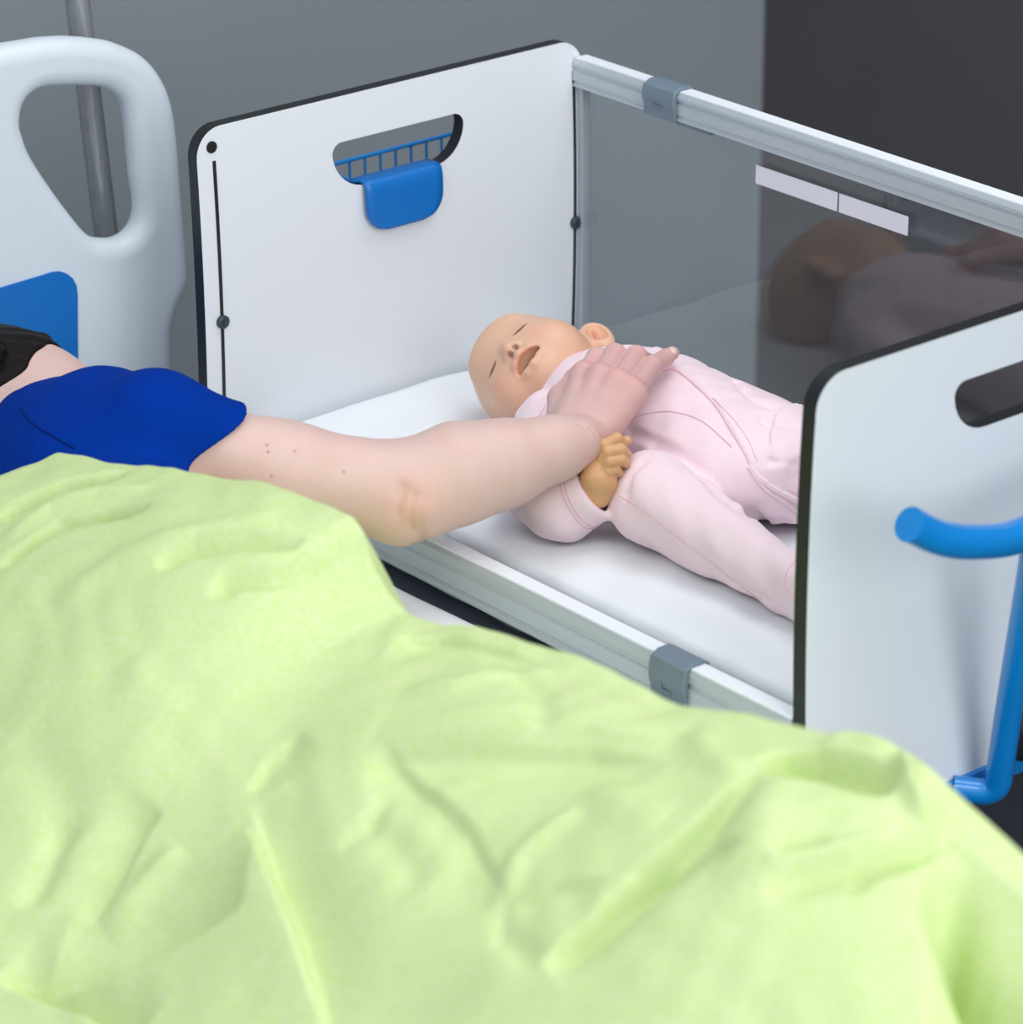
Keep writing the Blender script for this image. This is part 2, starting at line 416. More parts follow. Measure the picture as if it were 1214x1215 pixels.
# crib mattress under a fitted white sheet
MZ = .783
def Fm(P):
    d = rbox(P, (.004, .054, .694), (L-TP-.004, W-.012, MZ), .016)
    x, y = P[:, 0], P[:, 1]
    return d-.0016*np.sin(x*31+4*np.sin(y*9))*np.sin(y*23+2.2*np.sin(x*12))-.001*np.sin(x*70+y*25)
me, _ = sdf_mesh(Fm, (-.01, .02, .68), (L+.01, W+.01, .80), .005)
tag(link('crib_mattress', me, M['sheet']), 'white sheeted mattress inside the baby crib under the doll', 'mattress')

# ================================================================== BLUE WIRE BASKET hooked over the cut-out
bk = thing('wire_basket', 'blue wire basket hung by a rounded plate through the cut-out of the crib head panel', 'basket', (-.08, .275, .90))
xB, xF = -.125, -.024
zt = bp(470, 172, x=xB)[2]-.004
ya, yb = bp(380, 180, x=xB)[1], bp(545, 152, x=xB)[1]
rim = fillet([A(xF, ya, zt-.004), A(xB, ya, zt), A(xB, yb, zt), A(xF, yb, zt-.004)], .016)
tube('rim_wire', rim, .0026, M['blue'], bk, 10)
tube('rim_wire', [A(xF, ya, zt-.004), A(xF, yb, zt-.004)], .0026, M['blue'], bk, 10)
zbk = zt-.13
tube('rim_wire', fillet([A(xF, ya, zbk), A(xB, ya, zbk), A(xB, yb, zbk), A(xF, yb, zbk), A(xF, ya, zbk)], .01), .0022, M['blue'], bk, 8)
xs = [bp(px, 185, x=xB)[1] for px in (414.5, 432.8, 451.3, 469.5, 487.8, 506, 524)]
st = xs[1]-xs[0]
for yy in [xs[0]-st]+xs:
    tube('basket_wire', fillet([A(xB, yy, zt), A(xB, yy, zbk), A(xF, yy, zbk), A(xF, yy, zt-.004)], .006), .0017, M['blue'], bk, 8)
# hooked plate: runs from the rim through the cut-out and down over the white face
bm = bmesh.new()
y0, y1 = bp(430, 240, x=.004)[1], bp(520, 215, x=.004)[1]
ztop, zbot = 1.0435, .984
prof = [(-.021, ztop-.010), (-.018, ztop), (-.004, ztop+.0005), (.003, ztop), (.0062, ztop-.003), (.0078, ztop-.009)]
prof = [(x+hbend(ztop), z) for x, z in prof]
rows = []
path = [(x, z, 0) for x, z in prof]
R = .030
for z in np.linspace(ztop-.016, zbot, 14): path.append((.008+hbend(z), z, 0))
for i, (x, z, _) in enumerate(path):
    q = z-zbot; ins = 0
    if q < R: ins = R-math.sqrt(max(0, R*R-(R-q)**2))
    ex = .012 if i < 2 else 0
    rows.append([(x, y0+ins-ex*.9+t*((y1-ins)-(y0+ins-ex*.9)), z) for t in np.linspace(0, 1, 13)])
V = [[bm.verts.new(p) for p in r] for r in rows]
for a, b in zip(V[:-1], V[1:]):
    for k in range(12): bm.faces.new((a[k], a[k+1], b[k+1], b[k]))
o = link('hook_plate', from_bm(bm), M['bluepl'], bk, 50)
so = o.modifiers.new('thick', 'SOLIDIFY'); so.thickness = .003; so.offset = 0

# ================================================================== BABY DOLL
Rh = A(-.054, -.035, -.998, -.694, -.717, .063, -.718, .696, .014).reshape(3, 3)
Rh, _ = np.linalg.qr(Rh); Rh *= np.sign(np.diag(Rh.T@A(-.054, -.035, -.998, -.694, -.717, .063, -.718, .696, .014).reshape(3, 3)))
Hc, Hs = A(.212, .308, .845), 1.153
toL = lambda P: ((P-Hc)@Rh)/Hs
toW = lambda l: Hc+Hs*Rh@np.asarray(l, float)
doll = thing('baby_doll', 'bald baby doll in a pale pink sleepsuit lying on its back in the crib', 'doll', (.42, .31, MZ))
def Fhead_l(q):
    d = ell(q, (0, -.014, .020), (.0585, .072, .057))
    d = smin(d, ell(q, (0, .010, -.018), (.056, .053, .046)), .025)
    for s in (-1, 1):
        d = smin(d, sph(q, (s*.0285, .031, -.026), .0235), .016)          # cheeks
        d = smin(d, ell(q, (s*.0235, .0405, .001), (.0160, .0145, .0125)), .008)   # eyelids
    d = smin(d, ell(q, (0, .036, -.050), (.018, .018, .013)), .014)       # chin
    d = smin(d, ell(q, (0, .042, .030), (.034, .014, .018)), .02)         # brow
    d = smin(d, cone(q, (0, .055, .002), (0, .0655, -.0135), .0055, .0068), .007)   # nose
    for s in (-1, 1):
        d = smin(d, sph(q, (s*.0068, .0615, -.0155), .0048), .004)
        d = smax(d, -sph(q, (s*.0046, .0665, -.0200), .0029), .0012)
        d = smax(d, -cone(q, (s*.0145, .0570, -.0025), (s*.0325, .0485, -.0020), .0020, .0014), .0012)   # eye slits
    up = [(-.0205, .0505, -.0375), (-.0100, .0600, -.0295), (0, .0635, -.0285), (.0100, .0600, -.0295), (.0205, .0505, -.0375)]
    lw = [(-.0205, .0505, -.0375), (-.0100, .0550, -.0430), (0, .0565, -.0455), (.0100, .0550, -.0430), (.0205, .0505, -.0375)]
    d = smin(d, chain(q, up, [.0028, .0042, .0044, .0042, .0028]), .004)
    d = smin(d, chain(q, lw, [.0028, .0042, .0046, .0042, .0028]), .004)
    d = smax(d, -ell(q, (0, .056, -.0368), (.0168, .016, .0056)), .002)     # open mouth
    d = smin(d, cone(q, (0, -.012, -.045), (0, -.010, -.080), .032, .032), .015)   # neck
    for s in (-1, 1):
        c = A(s*.0660, -.013, -.019); n = A(s*.52, .78, -.30); n /= np.linalg.norm(n)
        t = np.cross(A(0, 0, 1), n); t /= np.linalg.norm(t); Re = np.stack([n, t, np.cross(n, t)], 1)
        e = ell(q, c, (.0062, .0150, .0185), Re)
        e = smin(e, ell(q, c-.004*n-.010*t*0+A(0, 0, -.013), (.006, .010, .010), Re), .006)
        e = smax(e, -ell(q, c+.0056*n+A(0, 0, .0005), (.0066, .0100, .0135), Re), .002)
        e = smin(e, cone(q, c-.0045*n*0+.003*t*s+.001*n+A(0, 0, -.006), c+.001*n-.001*t*s+A(0, 0, .006), .0022, .0026), .0025)
        d = smin(d, e, .006)
    return d
Fhead = lambda P: Fhead_l(toL(P))*Hs
me, VP = sdf_mesh(Fhead, Hc-.125, Hc+.125, .0013)
q = toL(VP); cols = np.repeat(lin(226, 184, 155)[None], len(VP), 0)
g = lambda c, r: np.exp(-(((q-np.asarray(c))/np.asarray(r))**2).sum(1))
for s in (-1, 1):
    cols = blend(cols, .5*g((s*.032, .048, -.024), (.014, .02, .013)), lin(238, 168, 150))
    cols = blend(cols, .35*g((s*.023, .052, .006), (.014, .02, .006)), lin(226, 160, 140))
    ex = (np.abs(q[:, 0]-s*.0235)/.0095); dd = np.abs(q[:, 2]+.0025-.0010*ex**2)/(.0024*np.clip(1.15-ex**2, .01, 2))
    cols = blend(cols, 1.3*(1-np.clip(dd, 0, 1))*(ex < 1.07)*(q[:, 1] > .035), lin(48, 34, 32))
    cols = blend(cols, 1.2*g((s*.0046, .0655, -.0198), (.0028, .003, .0028)), lin(90, 50, 40))
    cols = blend(cols, .65*g((s*.066, -.010, -.019), (.007, .009, .011)), lin(222, 138, 108))
lipd = np.minimum(chain(q, [(-.0185, .0515, -.0365), (-.0095, .0610, -.0310), (0, .0635, -.0315), (.0095, .0610, -.0310), (.0185, .0515, -.0365)], [0]*5, 0), chain(q, [(-.0185, .0515, -.0365), (0, .0580, -.0440), (.0185, .0515, -.0365)], [0]*3, 0))
cols = blend(cols, .75*(1-np.clip((lipd-.002)/.003, 0, 1)), lin(226, 148, 116))
cols = blend(cols, 1.3*(1-np.clip(ell(q, (0, .044, -.0368), (.0155, .0155, .0050))/.0012, 0, 1)), lin(104, 56, 38))
paint(me, cols)
link('head', me, M['vinyl'], doll)
arm_p = [bp(654, 502, z=.836), bp(640, 580, z=.826), bp(668, 600, z=.822), bp(704, 584, z=.842)]
cuff_dir = (arm_p[3]-arm_p[2])/np.linalg.norm(arm_p[3]-arm_p[2])
# the doll's right hand, fingers curled over the edge of the suit
hb = bp(715, 565, z=.868); hd = dep(hb)
hp = lambda x, y, dz=0: bp(x, y, dep=hd+dz)
FING = [([(707, 546), (717, 528), (732, 520), (739, 527)], [0, -.010, -.008, .004], .0060),
        ([(709, 551), (722, 536), (737, 533), (744, 539)], [-.003, -.013, -.010, .002], .0060),
        ([(711, 557), (724, 547), (737, 545), (743, 550)], [-.004, -.013, -.010, .002], .0058),
        ([(713, 565), (722, 559), (731, 557), (735, 561)], [-.003, -.010, -.007, .002], .0052)]
def Fdh(P):
    d = chain(P, [hp(709, 545, .004), hp(709, 567, .002), hp(708, 586, .012), arm_p[3]-cuff_dir*.016], [.0125, .0165, .0140, .0150], .008)
    d = smin(d, chain(P, [hp(718, 556, .004), hp(716, 572, .003)], [.011, .0135]), .008)
    for pts, dz, r in FING:
        d = smin(d, chain(P, [hp(x, y, z) for (x, y), z in zip(pts, dz)], [r*1.05, r*1.02, r, r*.90], .002), .0009)
    th = chain(P, [hp(702, 566, .014), hp(716, 540, .020), hp(736, 526, .014), hp(744, 523, .004)], [.008, .0065, .006, .0055], .002)
    d = smin(d, th, .0015)
    d = smax(d, -chain(P, [hp(694, 582, -.008), hp(704, 591, -.014), hp(716, 594, -.014), hp(724, 590, -.008)], [.0012]*4)+.0003, .003)   # wrist fold
    for x, y in ((709, 543), (712, 551), (714, 559)):
        d = smax(d, -sph(P, hp(x, y, -.016), .0018), .003)
    return d
me, VP = sdf_mesh(Fdh, hb-A(.07, .07, .07), hb+A(.07, .07, .07), .0011)
paint(me, np.repeat(lin(216, 168, 120)[None], len(VP), 0))  # browner than the head: shade under the forearm is in this colour
link('hand', me, M['vinyl'], doll)
# sleepsuit
leg_p = [bp(778, 592, z=MZ+.052), bp(850, 638, z=MZ+.040), bp(930, 689, z=MZ+.030), bp(962, 712, z=MZ+.028)]
torso_c = bp(800, 510, z=.850)
def Fsuit0(P):
    d = ell(P, torso_c+A(-.06, .005, 0), (.13, .096, .066))
    d = smin(d, ell(P, torso_c+A(.06, .0, -.004), (.14, .094, .066)), .03)
    d = smin(d, cone(P, toW((0, -.004, -.063)), torso_c+A(-.09, 0, 0), .038, .056), .02)
    sh = [arm_p[0]+A(.02, .03, .004)]+arm_p
    e = arm_p[3]
    ar = chain(P, sh, [.034, .036, .037, .037, .033], .012)
    ar = smax(ar, plane(P, e+cuff_dir*.004, cuff_dir+A(-.0, .15, .25)), .003)        # open cuff
    ar = smax(ar, -cone(P, e-cuff_dir*.035, e+cuff_dir*.02, .024, .0275), .002)
    d = smin(d, ar, .006)
    d = smin(d, chain(P, [torso_c+A(-.09, .09, -.01), torso_c+A(.02, .14, -.03)], [.038, .032]), .02)        # far arm
    lg = chain(P, leg_p, [.051, .040, .029, .027], .01)
    lg = smin(lg, cone(P, leg_p[2], leg_p[3]+A(.03, .0, .03), .028, .024), .012)      # foot
    d = smin(d, lg, .008)
    d = smin(d, chain(P, [torso_c+A(.12, .04, -.012), torso_c+A(.26, .085, -.03), torso_c+A(.34, .09, -.03)], [.058, .045, .034], .01), .02)
    x, y, z = P[:, 0], P[:, 1], P[:, 2]
    d = d-.0016*np.sin(x*55+y*38+2*np.sin(z*60))*np.sin(y*47-x*21)-.0008*np.sin(x*130+z*90)*np.sin(y*110)
    # neck opening
    nk = toW((0, -.008, -.054)); nd = Rh@A(0, .12, 1)
    d = smax(d, -cone(P, nk+nd*.05, toW((0, -.01, -.082)), .06, .034), .002)
    d = smax(d, plane(P, (0, 0, MZ+.001), (0, 0, -1)), .004)
    d = smax(d, P[:, 0]-(L-TP-.006), .004)
    return d
def pxpath(px, F, n=8):
    q = catmull([A(x, y, 0) for x, y in px], n); return [march(F, p[0], p[1]) for p in q]
WRAP = pxpath([(786, 440), (806, 442), (846, 478), (866, 509), (883, 537), (895, 562), (918, 585), (946, 604)], Fsuit0, 4)
CREASE = [(pxpath(p, Fsuit0, 3), r, dp) for p, r, dp in (
    ([(747, 514), (768, 520), (790, 533)], .004, .003), ([(776, 530), (800, 538), (830, 560), (858, 588)], .005, .005),
    ([(858, 588), (880, 604), (905, 614), (930, 612)], .005, .004), ([(905, 500), (925, 512), (950, 510)], .004, .003),
    ([(915, 548), (935, 552), (952, 540)], .004, .003), ([(872, 455), (890, 475), (915, 486)], .004, .002),
    ([(868, 690), (890, 702), (912, 714)], .003, .003), ([(742, 585), (748, 562), (762, 548)], .004, .003),
    ([(640, 470), (655, 462)], .003, .003), ([(622, 508), (640, 503), (652, 503)], .003, .003))]
def Fsuit(P):
    d = Fsuit0(P)
    for pts, r, dp in CREASE: d = d+1.9*dp*np.exp(-(np.min([cone(P, a, b, 0, 0) for a, b in zip(pts[:-1], pts[1:])], axis=0)/(1.4*r))**2)
    dw, tw = seg2(P[:, 0], P[:, 1], WRAP)
    up = np.clip(.5+dw*WSG/.003, 0, 1)*np.clip(tw*8, 0, 1)*np.clip((.16-np.abs(dw))/.05, 0, 1)*(P[:, 2] > .80)
    return d-(.0034+.005*np.clip((tw-.72)*5, 0, 1))*up
def seg2(X, Y, pts):
    d = np.full(X.shape, 1e9); tt = np.zeros(X.shape); n = len(pts)-1
    for i in range(n):
        a, b = pts[i][:2], pts[i+1][:2]; e = b-a
        t = np.clip(((X-a[0])*e[0]+(Y-a[1])*e[1])/(e@e+1e-12), 0, 1)
        q = np.hypot(X-a[0]-t*e[0], Y-a[1]-t*e[1]); sgn = np.sign((X-a[0])*e[1]-(Y-a[1])*e[0])
        m = q < np.abs(d); d = np.where(m, q*np.where(sgn == 0, 1, sgn), d); tt = np.where(m, (i+t)/n, tt)
    return d, tt
_w = march(Fsuit0, 905, 500)
WSG = float(np.sign(seg2(A([_w[0]]), A([_w[1]]), WRAP)[0][0]))
me, VP = sdf_mesh(Fsuit, (.16, .02, MZ-.01), (L, .53, .96), .0022)
suit = link('sleepsuit', me, M['suit'], doll)
def seam(name, px, r=.0011, m='suitin', F=Fsuit, parent=suit):
    pts = pxpath(px, F, 8)
    return tube(name, pts, r, M[m], parent, 6)
seam('wrap_seam', [(786, 440), (806, 442), (846, 478), (866, 509), (883, 537), (895, 562)], .0008)
seam('wrap_seam', [(846, 472), (870, 497), (889, 524), (900, 549), (925, 575), (950, 588)], .0005)
seam('jacket_hem', [(889, 553), (902, 568), (922, 582), (952, 597)], .0036, 'suit')
seam('jacket_hem', [(893, 562), (908, 580), (928, 594), (952, 611)], .0028, 'suit')
seam('collar_seam', [(636, 508), (640, 494), (650, 478), (664, 462)], .0006)
seam('yoke_seam', [(750, 496), (772, 490), (799, 489), (833, 500), (868, 530)], .0008)
seam('leg_seam', [(735, 588), (765, 606), (800, 634), (850, 672), (885, 700), (905, 712)], .0005)
seam('foot_seam', [(946, 664), (935, 676), (932, 692), (938, 706)], .0005)
# raised collar band following the neck opening
ctr = toW((0, -.006, -.060)); na = Rh@A(0, .22, 1); na /= np.linalg.norm(na)
e1 = Rh@A(1, 0, 0); e1 -= na*(e1@na); e1 /= np.linalg.norm(e1); e2 = np.cross(na, e1)
cb = bmesh.new(); ring = [ctr+.050*math.cos(t)*e1+.048*math.sin(t)*e2-na*.006 for t in np.linspace(0, 2*math.pi, 48, endpoint=False)]
tube_bm(ring, [.0095]*48, 12, cb, closed=True)
link('collar', from_bm(cb), M['suit'], suit)
# stitched double band round the cuff
for off, r in ((-.012, .0375), (-.0165, .0382)):
    c = arm_p[3]+cuff_dir*off; n = cuff_dir
    a = np.cross(n, A(0, 0, 1)); a /= np.linalg.norm(a); b = np.cross(n, a); pts = []
    for t in np.linspace(0, 2*math.pi, 40, endpoint=False):
        v = math.cos(t)*a+math.sin(t)*b; s = .06
        for _ in range(40):
            dq = float(Fsuit((c+v*s)[None])[0])
            if dq < .0003: break
            s -= max(dq*.7, .0003)
        pts.append(c+v*max(s, .02))
    tube('cuff_seam', pts, .0006, M['suitin'], suit, 6, closed=True)

# ================================================================== THE PERSON lying on the bed
BZ = .745                                    # bed mattress top
per = thing('person', 'person in a blue shirt lying under the blanket, one hand laid on the doll', 'person', (.4, -.35, BZ))
shd = bp(185, 505, z=.965); elb = bp(486, 583, z=.872); wri = bp(688, 523, z=.903)
hc = bp(2, 480, z=.888)
fore = [elb, elb*.72+wri*.28+A(0, 0, .004), elb*.45+wri*.55, elb*.15+wri*.85, wri]
# knuckles (index to little), then joint positions bending over the doll's chest
mcp = [bp(693, 444, z=.938), bp(713, 447, z=.944), bp(734, 453, z=.944), bp(752, 464, z=.938)]
pip = [bp(708, 424, z=.942), bp(730, 420, z=.947), bp(755, 422, z=.945), bp(774, 433, z=.940)]
tip = [p+A(-.016, .030, -.020) for p in pip[:3]]
tip2 = [p+A(-.006, .018, -.026) for p in tip]
def Farm(P):
    d = chain(P, [shd, shd*.5+elb*.5-A(0, 0, .012), elb], [.039, .044, .049], .03)
    d = smin(d, chain(P, fore, [.049, .050, .043, .031, .0255], .02), .02)
    d = smin(d, sph(P, elb+A(-.006, -.012, -.006), .044), .02)
    return d
def Fhand(P):
    wl, wr = bp(672, 508, z=.903), bp(708, 518, z=.900)
    d = None
    for i, (a, r0) in enumerate(zip((wl, wl*.6+wr*.4, wl*.3+wr*.7, wr), (.019, .020, .020, .018))):
        e = cone(P, a-A(0, 0, .004), mcp[i]-A(0, 0, .005), r0, (.0150, .0155, .0148, .0135)[i]); d = e if d is None else smin(d, e, .016)
    for i in range(4):
        d = smin(d, sph(P, mcp[i]-A(0, 0, .0006), (.0122, .0124, .0119, .0108)[i]), .012)
    for i in range(3):
        r = (.0108, .0112, .0108)[i]
        d = smin(d, chain(P, [mcp[i]-A(0, 0, .002), pip[i], tip[i], tip2[i]], [r*1.06, r, r*.9, r*.78], .004), .0028)
    lt = [mcp[3], pip[3], bp(790, 424, z=.936), bp(798, 419, z=.934)]
    d = smin(d, chain(P, lt, [.0108, .0100, .0088, .0076], .004), .0028)
    d = smax(d, -ell(P, bp(800, 416, z=.9425), (.006, .0045, .002)), .0012)      # nail bed of the little finger
    th = [bp(667, 500, z=.897), bp(667, 473, z=.902), bp(683, 450, z=.908), bp(694, 436, z=.908)]
    d = smin(d, chain(P, th, [.018, .0150, .0115, .0095], .006), .012)
    # tendon ridges on the back of the hand
    for i in range(4):
        d = smin(d, chain(P, [mcp[i]+A(.001, -.002, .0075), mcp[i]*.5+(wl*(1-i/3)+wr*i/3)*.5+A(0, 0, .0105)], [.0030, .0022], 0), .011)
    return d
def wrinkles(P, d):
    for pts, r in (([(691, 497), (700, 503), (712, 517)], .0010), ([(704, 496), (713, 505), (722, 514)], .0010), ([(684, 496), (692, 503), (700, 513)], .0007)):
        w = [bp(x, y, dep=dep(wri)-.030) for x, y in pts]
        for a, b in zip(w[:-1], w[1:]):
            # groove: distance measured across the sight direction so it follows the skin
            d = d+.0013*np.exp(-(seg_plane(P, a, b)/(r*1.8))**2)
    return d
def seg_plane(P, a, b):
    """distance to the strip swept by segment ab along the view-independent skin normal (straight up-ish)"""
    n = A(.45, -.45, .77); n /= np.linalg.norm(n)
    pr = lambda v: v-np.outer(v@n, n) if v.ndim == 2 else v-(v@n)*n
    return cone(pr(P), pr(a), pr(b), 0, 0)
def Fskull(P):
    # head lying on its side, face turned towards the crib; neck and trunk
    R = np.stack([A(0, 0, 1.), A(.05, 1, 0)/np.linalg.norm([.05, 1]), A(-1, .05, 0)/np.linalg.norm([1, .05])], 1)
    hd = ell(P, hc, (.072, .090, .108), R)
    q = (P-hc)@R
    fc = ell(q, (0, .026, -.045), (.056, .060, .075))
    hd = smin(hd, fc, .04)
    hd = smin(hd, cone(q, (0, .076, -.005), (0, .098, -.045), .009, .013), .015)      # nose
    for s in (-1, 1):
        hd = smin(hd, cone(q, (s*.012, .080, .018), (s*.050, .062, .016), .008, .007), .012)   # brows
        hd = smax(hd, -ell(q, (s*.032, .092, .000), (.015, .010, .010)), .012)
        hd = smin(hd, ell(q, (s*.030, .072, .0), (.014, .011, .010)), .004)
        ear = ell(q, (s*.074, -.042, -.02), (.008, .022, .036)); hd = smin(hd, smax(ear, -ell(q, (s*.081, -.038, -.015), (.007, .012, .02)), .004), .006)
    hd = smin(hd, cone(q, (-.018, .084, -.078), (.018, .084, -.078), .010, .010), .008)        # lips
    hd = smax(hd, -cone(q, (-.022, .094, -.078), (.022, .094, -.078), .0016, .0016), .002)
    return hd
def Fbody(P):
    d = Farm(P)
    d = smin(d, Fhand(P), .012)
    m = (P[:, 0] > wri[0]-.12) & (P[:, 1] > -.02)
    d = wrinkles(P, d)
    # elbow point and its skin folds
    for i, (x, y, r, am) in enumerate(((478, 585, .010, .0022), (472, 607, .0060, .0020), (487, 616, .0046, .0034), (498, 619, .0060, .0024))):
        a = bp(x, y, dep=dep(elb)-.05); b = bp(x+18, y+8, dep=dep(elb)-.05) if i == 0 else bp(x+6, y-26, dep=dep(elb)-.05)
        d = d+am*np.exp(-(seg_plane(P, a, b)/r)**2)
    d = smin(d, sph(P, bp(496, 600, dep=dep(elb)-.034), .016), .012)
    hd = Fskull(P)
    d2 = smin(hd, cone(P, hc+A(.055, .0, -.010), A(.20, -.29, .878), .050, .056), .03)
    d2 = smin(d2, chain(P, [A(.20, -.31, .885), A(.36, -.35, .860), A(.60, -.46, .862), A(.85, -.46, .868)], [.075, .085, .09, .10], .05), .04)
    d2 = smin(d2, cone(P, A(.25, -.32, .90), shd, .062, .039), .04)
    return smin(d, d2, .03)
blo = A(-.24, -.56, BZ-.02); bhi = A(1.0, .42, 1.06)
me, VP = sdf_mesh(lambda P: smax(Fbody(P), plane(P, (0, 0, BZ+.004), (0, 0, -1)), .01), blo, bhi, .0018)
cols = np.repeat(lin(217, 187, 178)[None], len(VP), 0)
tH = np.clip(((VP-elb)@(wri-elb))/((wri-elb)@(wri-elb)), -1, 2)
cols = blend(cols, np.clip((tH-.9)/.35, 0, 1)*(VP[:, 1] > .05), lin(216, 173, 170))
cols = blend(cols, .45*np.exp(-(np.linalg.norm(VP-bp(490, 600, dep=dep(elb)-.05), axis=1)/.03)**2), lin(226, 168, 146))
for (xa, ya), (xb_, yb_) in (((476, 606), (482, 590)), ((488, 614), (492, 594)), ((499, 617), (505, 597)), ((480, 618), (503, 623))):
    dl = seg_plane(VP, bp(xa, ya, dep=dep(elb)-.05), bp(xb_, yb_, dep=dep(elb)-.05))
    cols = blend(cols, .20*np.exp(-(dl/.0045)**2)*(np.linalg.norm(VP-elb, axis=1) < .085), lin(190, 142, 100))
for m3 in mcp: cols = blend(cols, .3*np.exp(-(np.linalg.norm(VP-m3-A(0, 0, .012), axis=1)/.012)**2), lin(226, 150, 146))
nl = bp(800, 416, z=.941); cols = blend(cols, 1.2*np.exp(-(np.linalg.norm((VP-nl)/A(.007, .005, .004), axis=1))**4), lin(246, 218, 206))
for (x, y) in ((317, 528), (318, 536), (350, 535), (408, 560), (322, 565)):
    e = march(Fbody, x, y); cols = blend(cols, 1.1*np.exp(-(np.linalg.norm(VP-e, axis=1)/.0012)**2), lin(140, 96, 84))
paint(me, cols)
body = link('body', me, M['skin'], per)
# hair
Rp = np.stack([A(0, 0, 1.), A(.05, 1, 0)/np.linalg.norm([.05, 1]), A(-1, .05, 0)/np.linalg.norm([1, .05])], 1)
def Fhair(P):
    q = (P-hc)@Rp
    cut = (q[:, 1]-.080-np.where(q[:, 2] < 0, 1.25, .2)*q[:, 2]+.0012*np.sin(q[:, 2]*210+q[:, 0]*90))/1.6
    d = Fskull(P)-.0012-.013*np.clip(-cut/.06, 0, 1)**.7
    d = d-.0007*np.sin(q[:, 2]*260+q[:, 0]*200+5*np.sin(q[:, 1]*25))
    d = smax(d, cut, .003)
    d = smax(d, -(q[:, 2]+.078+.25*q[:, 1]), .01)
    return d
me, _ = sdf_mesh(Fhair, hc-.17, hc+.17, .002)
link('hair', me, M['hair'], per)
# shirt with one short sleeve
adir = (elb-shd)/np.linalg.norm(elb-shd)
slv = bp(228, 510, z=.935)
slv_t = float((slv-shd)@adir)
def Fshirt(P):
    d = chain(P, [shd, shd+adir*.16-A(0, 0, .010)], [.046, .053], .03)
    d = smin(d, chain(P, [A(.030, -.300, .886), A(.055, -.277, .898), A(.125, -.285, .90), shd*.5+A(.125, -.285, .90)*.5, shd], [.029, .030, .060, .063, .046], .03), .02)
    d = smin(d, chain(P, [A(.20, -.31, .885), A(.36, -.35, .860), A(.60, -.46, .862), A(.85, -.46, .868)], [.083, .093, .098, .108], .05), .04)
    d = smin(d, cone(P, A(.25, -.32, .90), shd, .070, .046), .04)
    x, y, z = P[:, 0], P[:, 1], P[:, 2]
    s = (P-shd)@adir
    d = d-.0022*np.sin(s*70+z*55)*np.exp(-((s-.09)/.05)**2)*np.sin(y*25+z*50)
    d = smax(d, (s-slv_t+.016-.052*(lambda t: t*t*(3-2*t))(np.clip((z-.940)/.040, 0, 1)))*.75, .004)
    d = smax(d, plane(P, (0, 0, BZ+.005), (0, 0, -1)), .01)
    return d
me, _ = sdf_mesh(Fshirt, (-.02, -.58, BZ-.01), (1.0, -.02, 1.06), .0028)
shirt = link('shirt', me, M['shirt'], per)
seam('raglan_seam', [(24, 484), (40, 503), (62, 517), (88, 532)], .0012, 'shirtseam', Fshirt, shirt)

# ================================================================== THE HOSPITAL BED
bed = thing('hospital_bed', 'hospital bed with a pale grey plastic headboard beside the crib', 'bed', (1.0, -.5, -ZF))
XH = -.19
ol = [(-60, 50), (60, 49), (122, 50), (152, 57), (180, 72), (200, 98), (211, 128), (217, 170), (222, 235), (228, 315), (228, 340), (219, 364), (212, 386), (210, 440), (212, 520)]
hl = [(30, 150), (34, 126), (50, 110), (75, 105.5), (125, 106), (146, 115), (158, 132), (164, 170), (168, 215), (173, 250), (168, 272), (152, 286), (132, 288), (112, 282), (88, 254), (62, 218), (40, 182)]
o2 = [bp(x, y, x=XH)[1:] for x, y in ol]; h2 = np.array([bp(x, y, x=XH)[1:] for x, y in hl])
YC = -.50
right = [p for p in o2 if p[0] > YC]
right[0] = A(-.2, right[1][1]+.004)
right[-1] = A(right[-1][0], .40)
out2 = np.array([(y, z) for y, z in right]+[(2*YC-y, z) for y, z in right[::-1]])
h2m = np.stack([2*YC-h2[:, 0], h2[:, 1]], 1)
def poly_sd(Q, V):
    d = np.full(len(Q), 1e9); ins = np.zeros(len(Q), bool); n = len(V)
    for i in range(n):
        a, b = V[i], V[(i+1) % n]; e = b-a; w = Q-a
        t = np.clip(w@e/(e@e), 0, 1); d = np.minimum(d, np.linalg.norm(w-t[:, None]*e, axis=1))
        c = (a[1] > Q[:, 1]) != (b[1] > Q[:, 1])
        with np.errstate(divide='ignore', invalid='ignore'):
            xi = (b[0]-a[0])*(Q[:, 1]-a[1])/(b[1]-a[1])+a[0]
        ins ^= c & (Q[:, 0] < xi)
    return np.where(ins, -d, d)
out_s = np.array(catmull([np.array(p) for p in out2], 3)); h_s = np.array(catmull([*h2, h2[0]], 3)[:-1]); hm_s = np.stack([2*YC-h_s[:, 0], h_s[:, 1]], 1)
def Fhb(P):
    Q = P[:, 1:]
    d = poly_sd(Q, out_s); d = smax(d, -poly_sd(Q, h_s), .004); d = smax(d, -poly_sd(Q, hm_s), .004)
    r = .019; X = np.abs(P[:, 0]-(XH-.021))-.021
    a, b = d+r, X+r
    e = np.minimum(np.maximum(a, b), 0)+np.hypot(np.maximum(a, 0), np.maximum(b, 0))-r
    return e
me, _ = sdf_mesh(Fhb, (XH-.05, 2*YC-.16, .38), (XH+.01, .16, 1.27), .005)
hbd = link('headboard', me, M['hpl'], bed)
bl = [bp(-70, 365, x=XH)[1:], bp(0, 341, x=XH)[1:], bp(50, 326, x=XH)[1:], bp(61, 322.5, x=XH)[1:], bp(70, 321.5, x=XH)[1:], bp(78, 324, x=XH)[1:], bp(85, 329.5, x=XH)[1:], bp(89.5, 338, x=XH)[1:], bp(91, 349, x=XH)[1:], bp(92, 470, x=XH)[1:]]
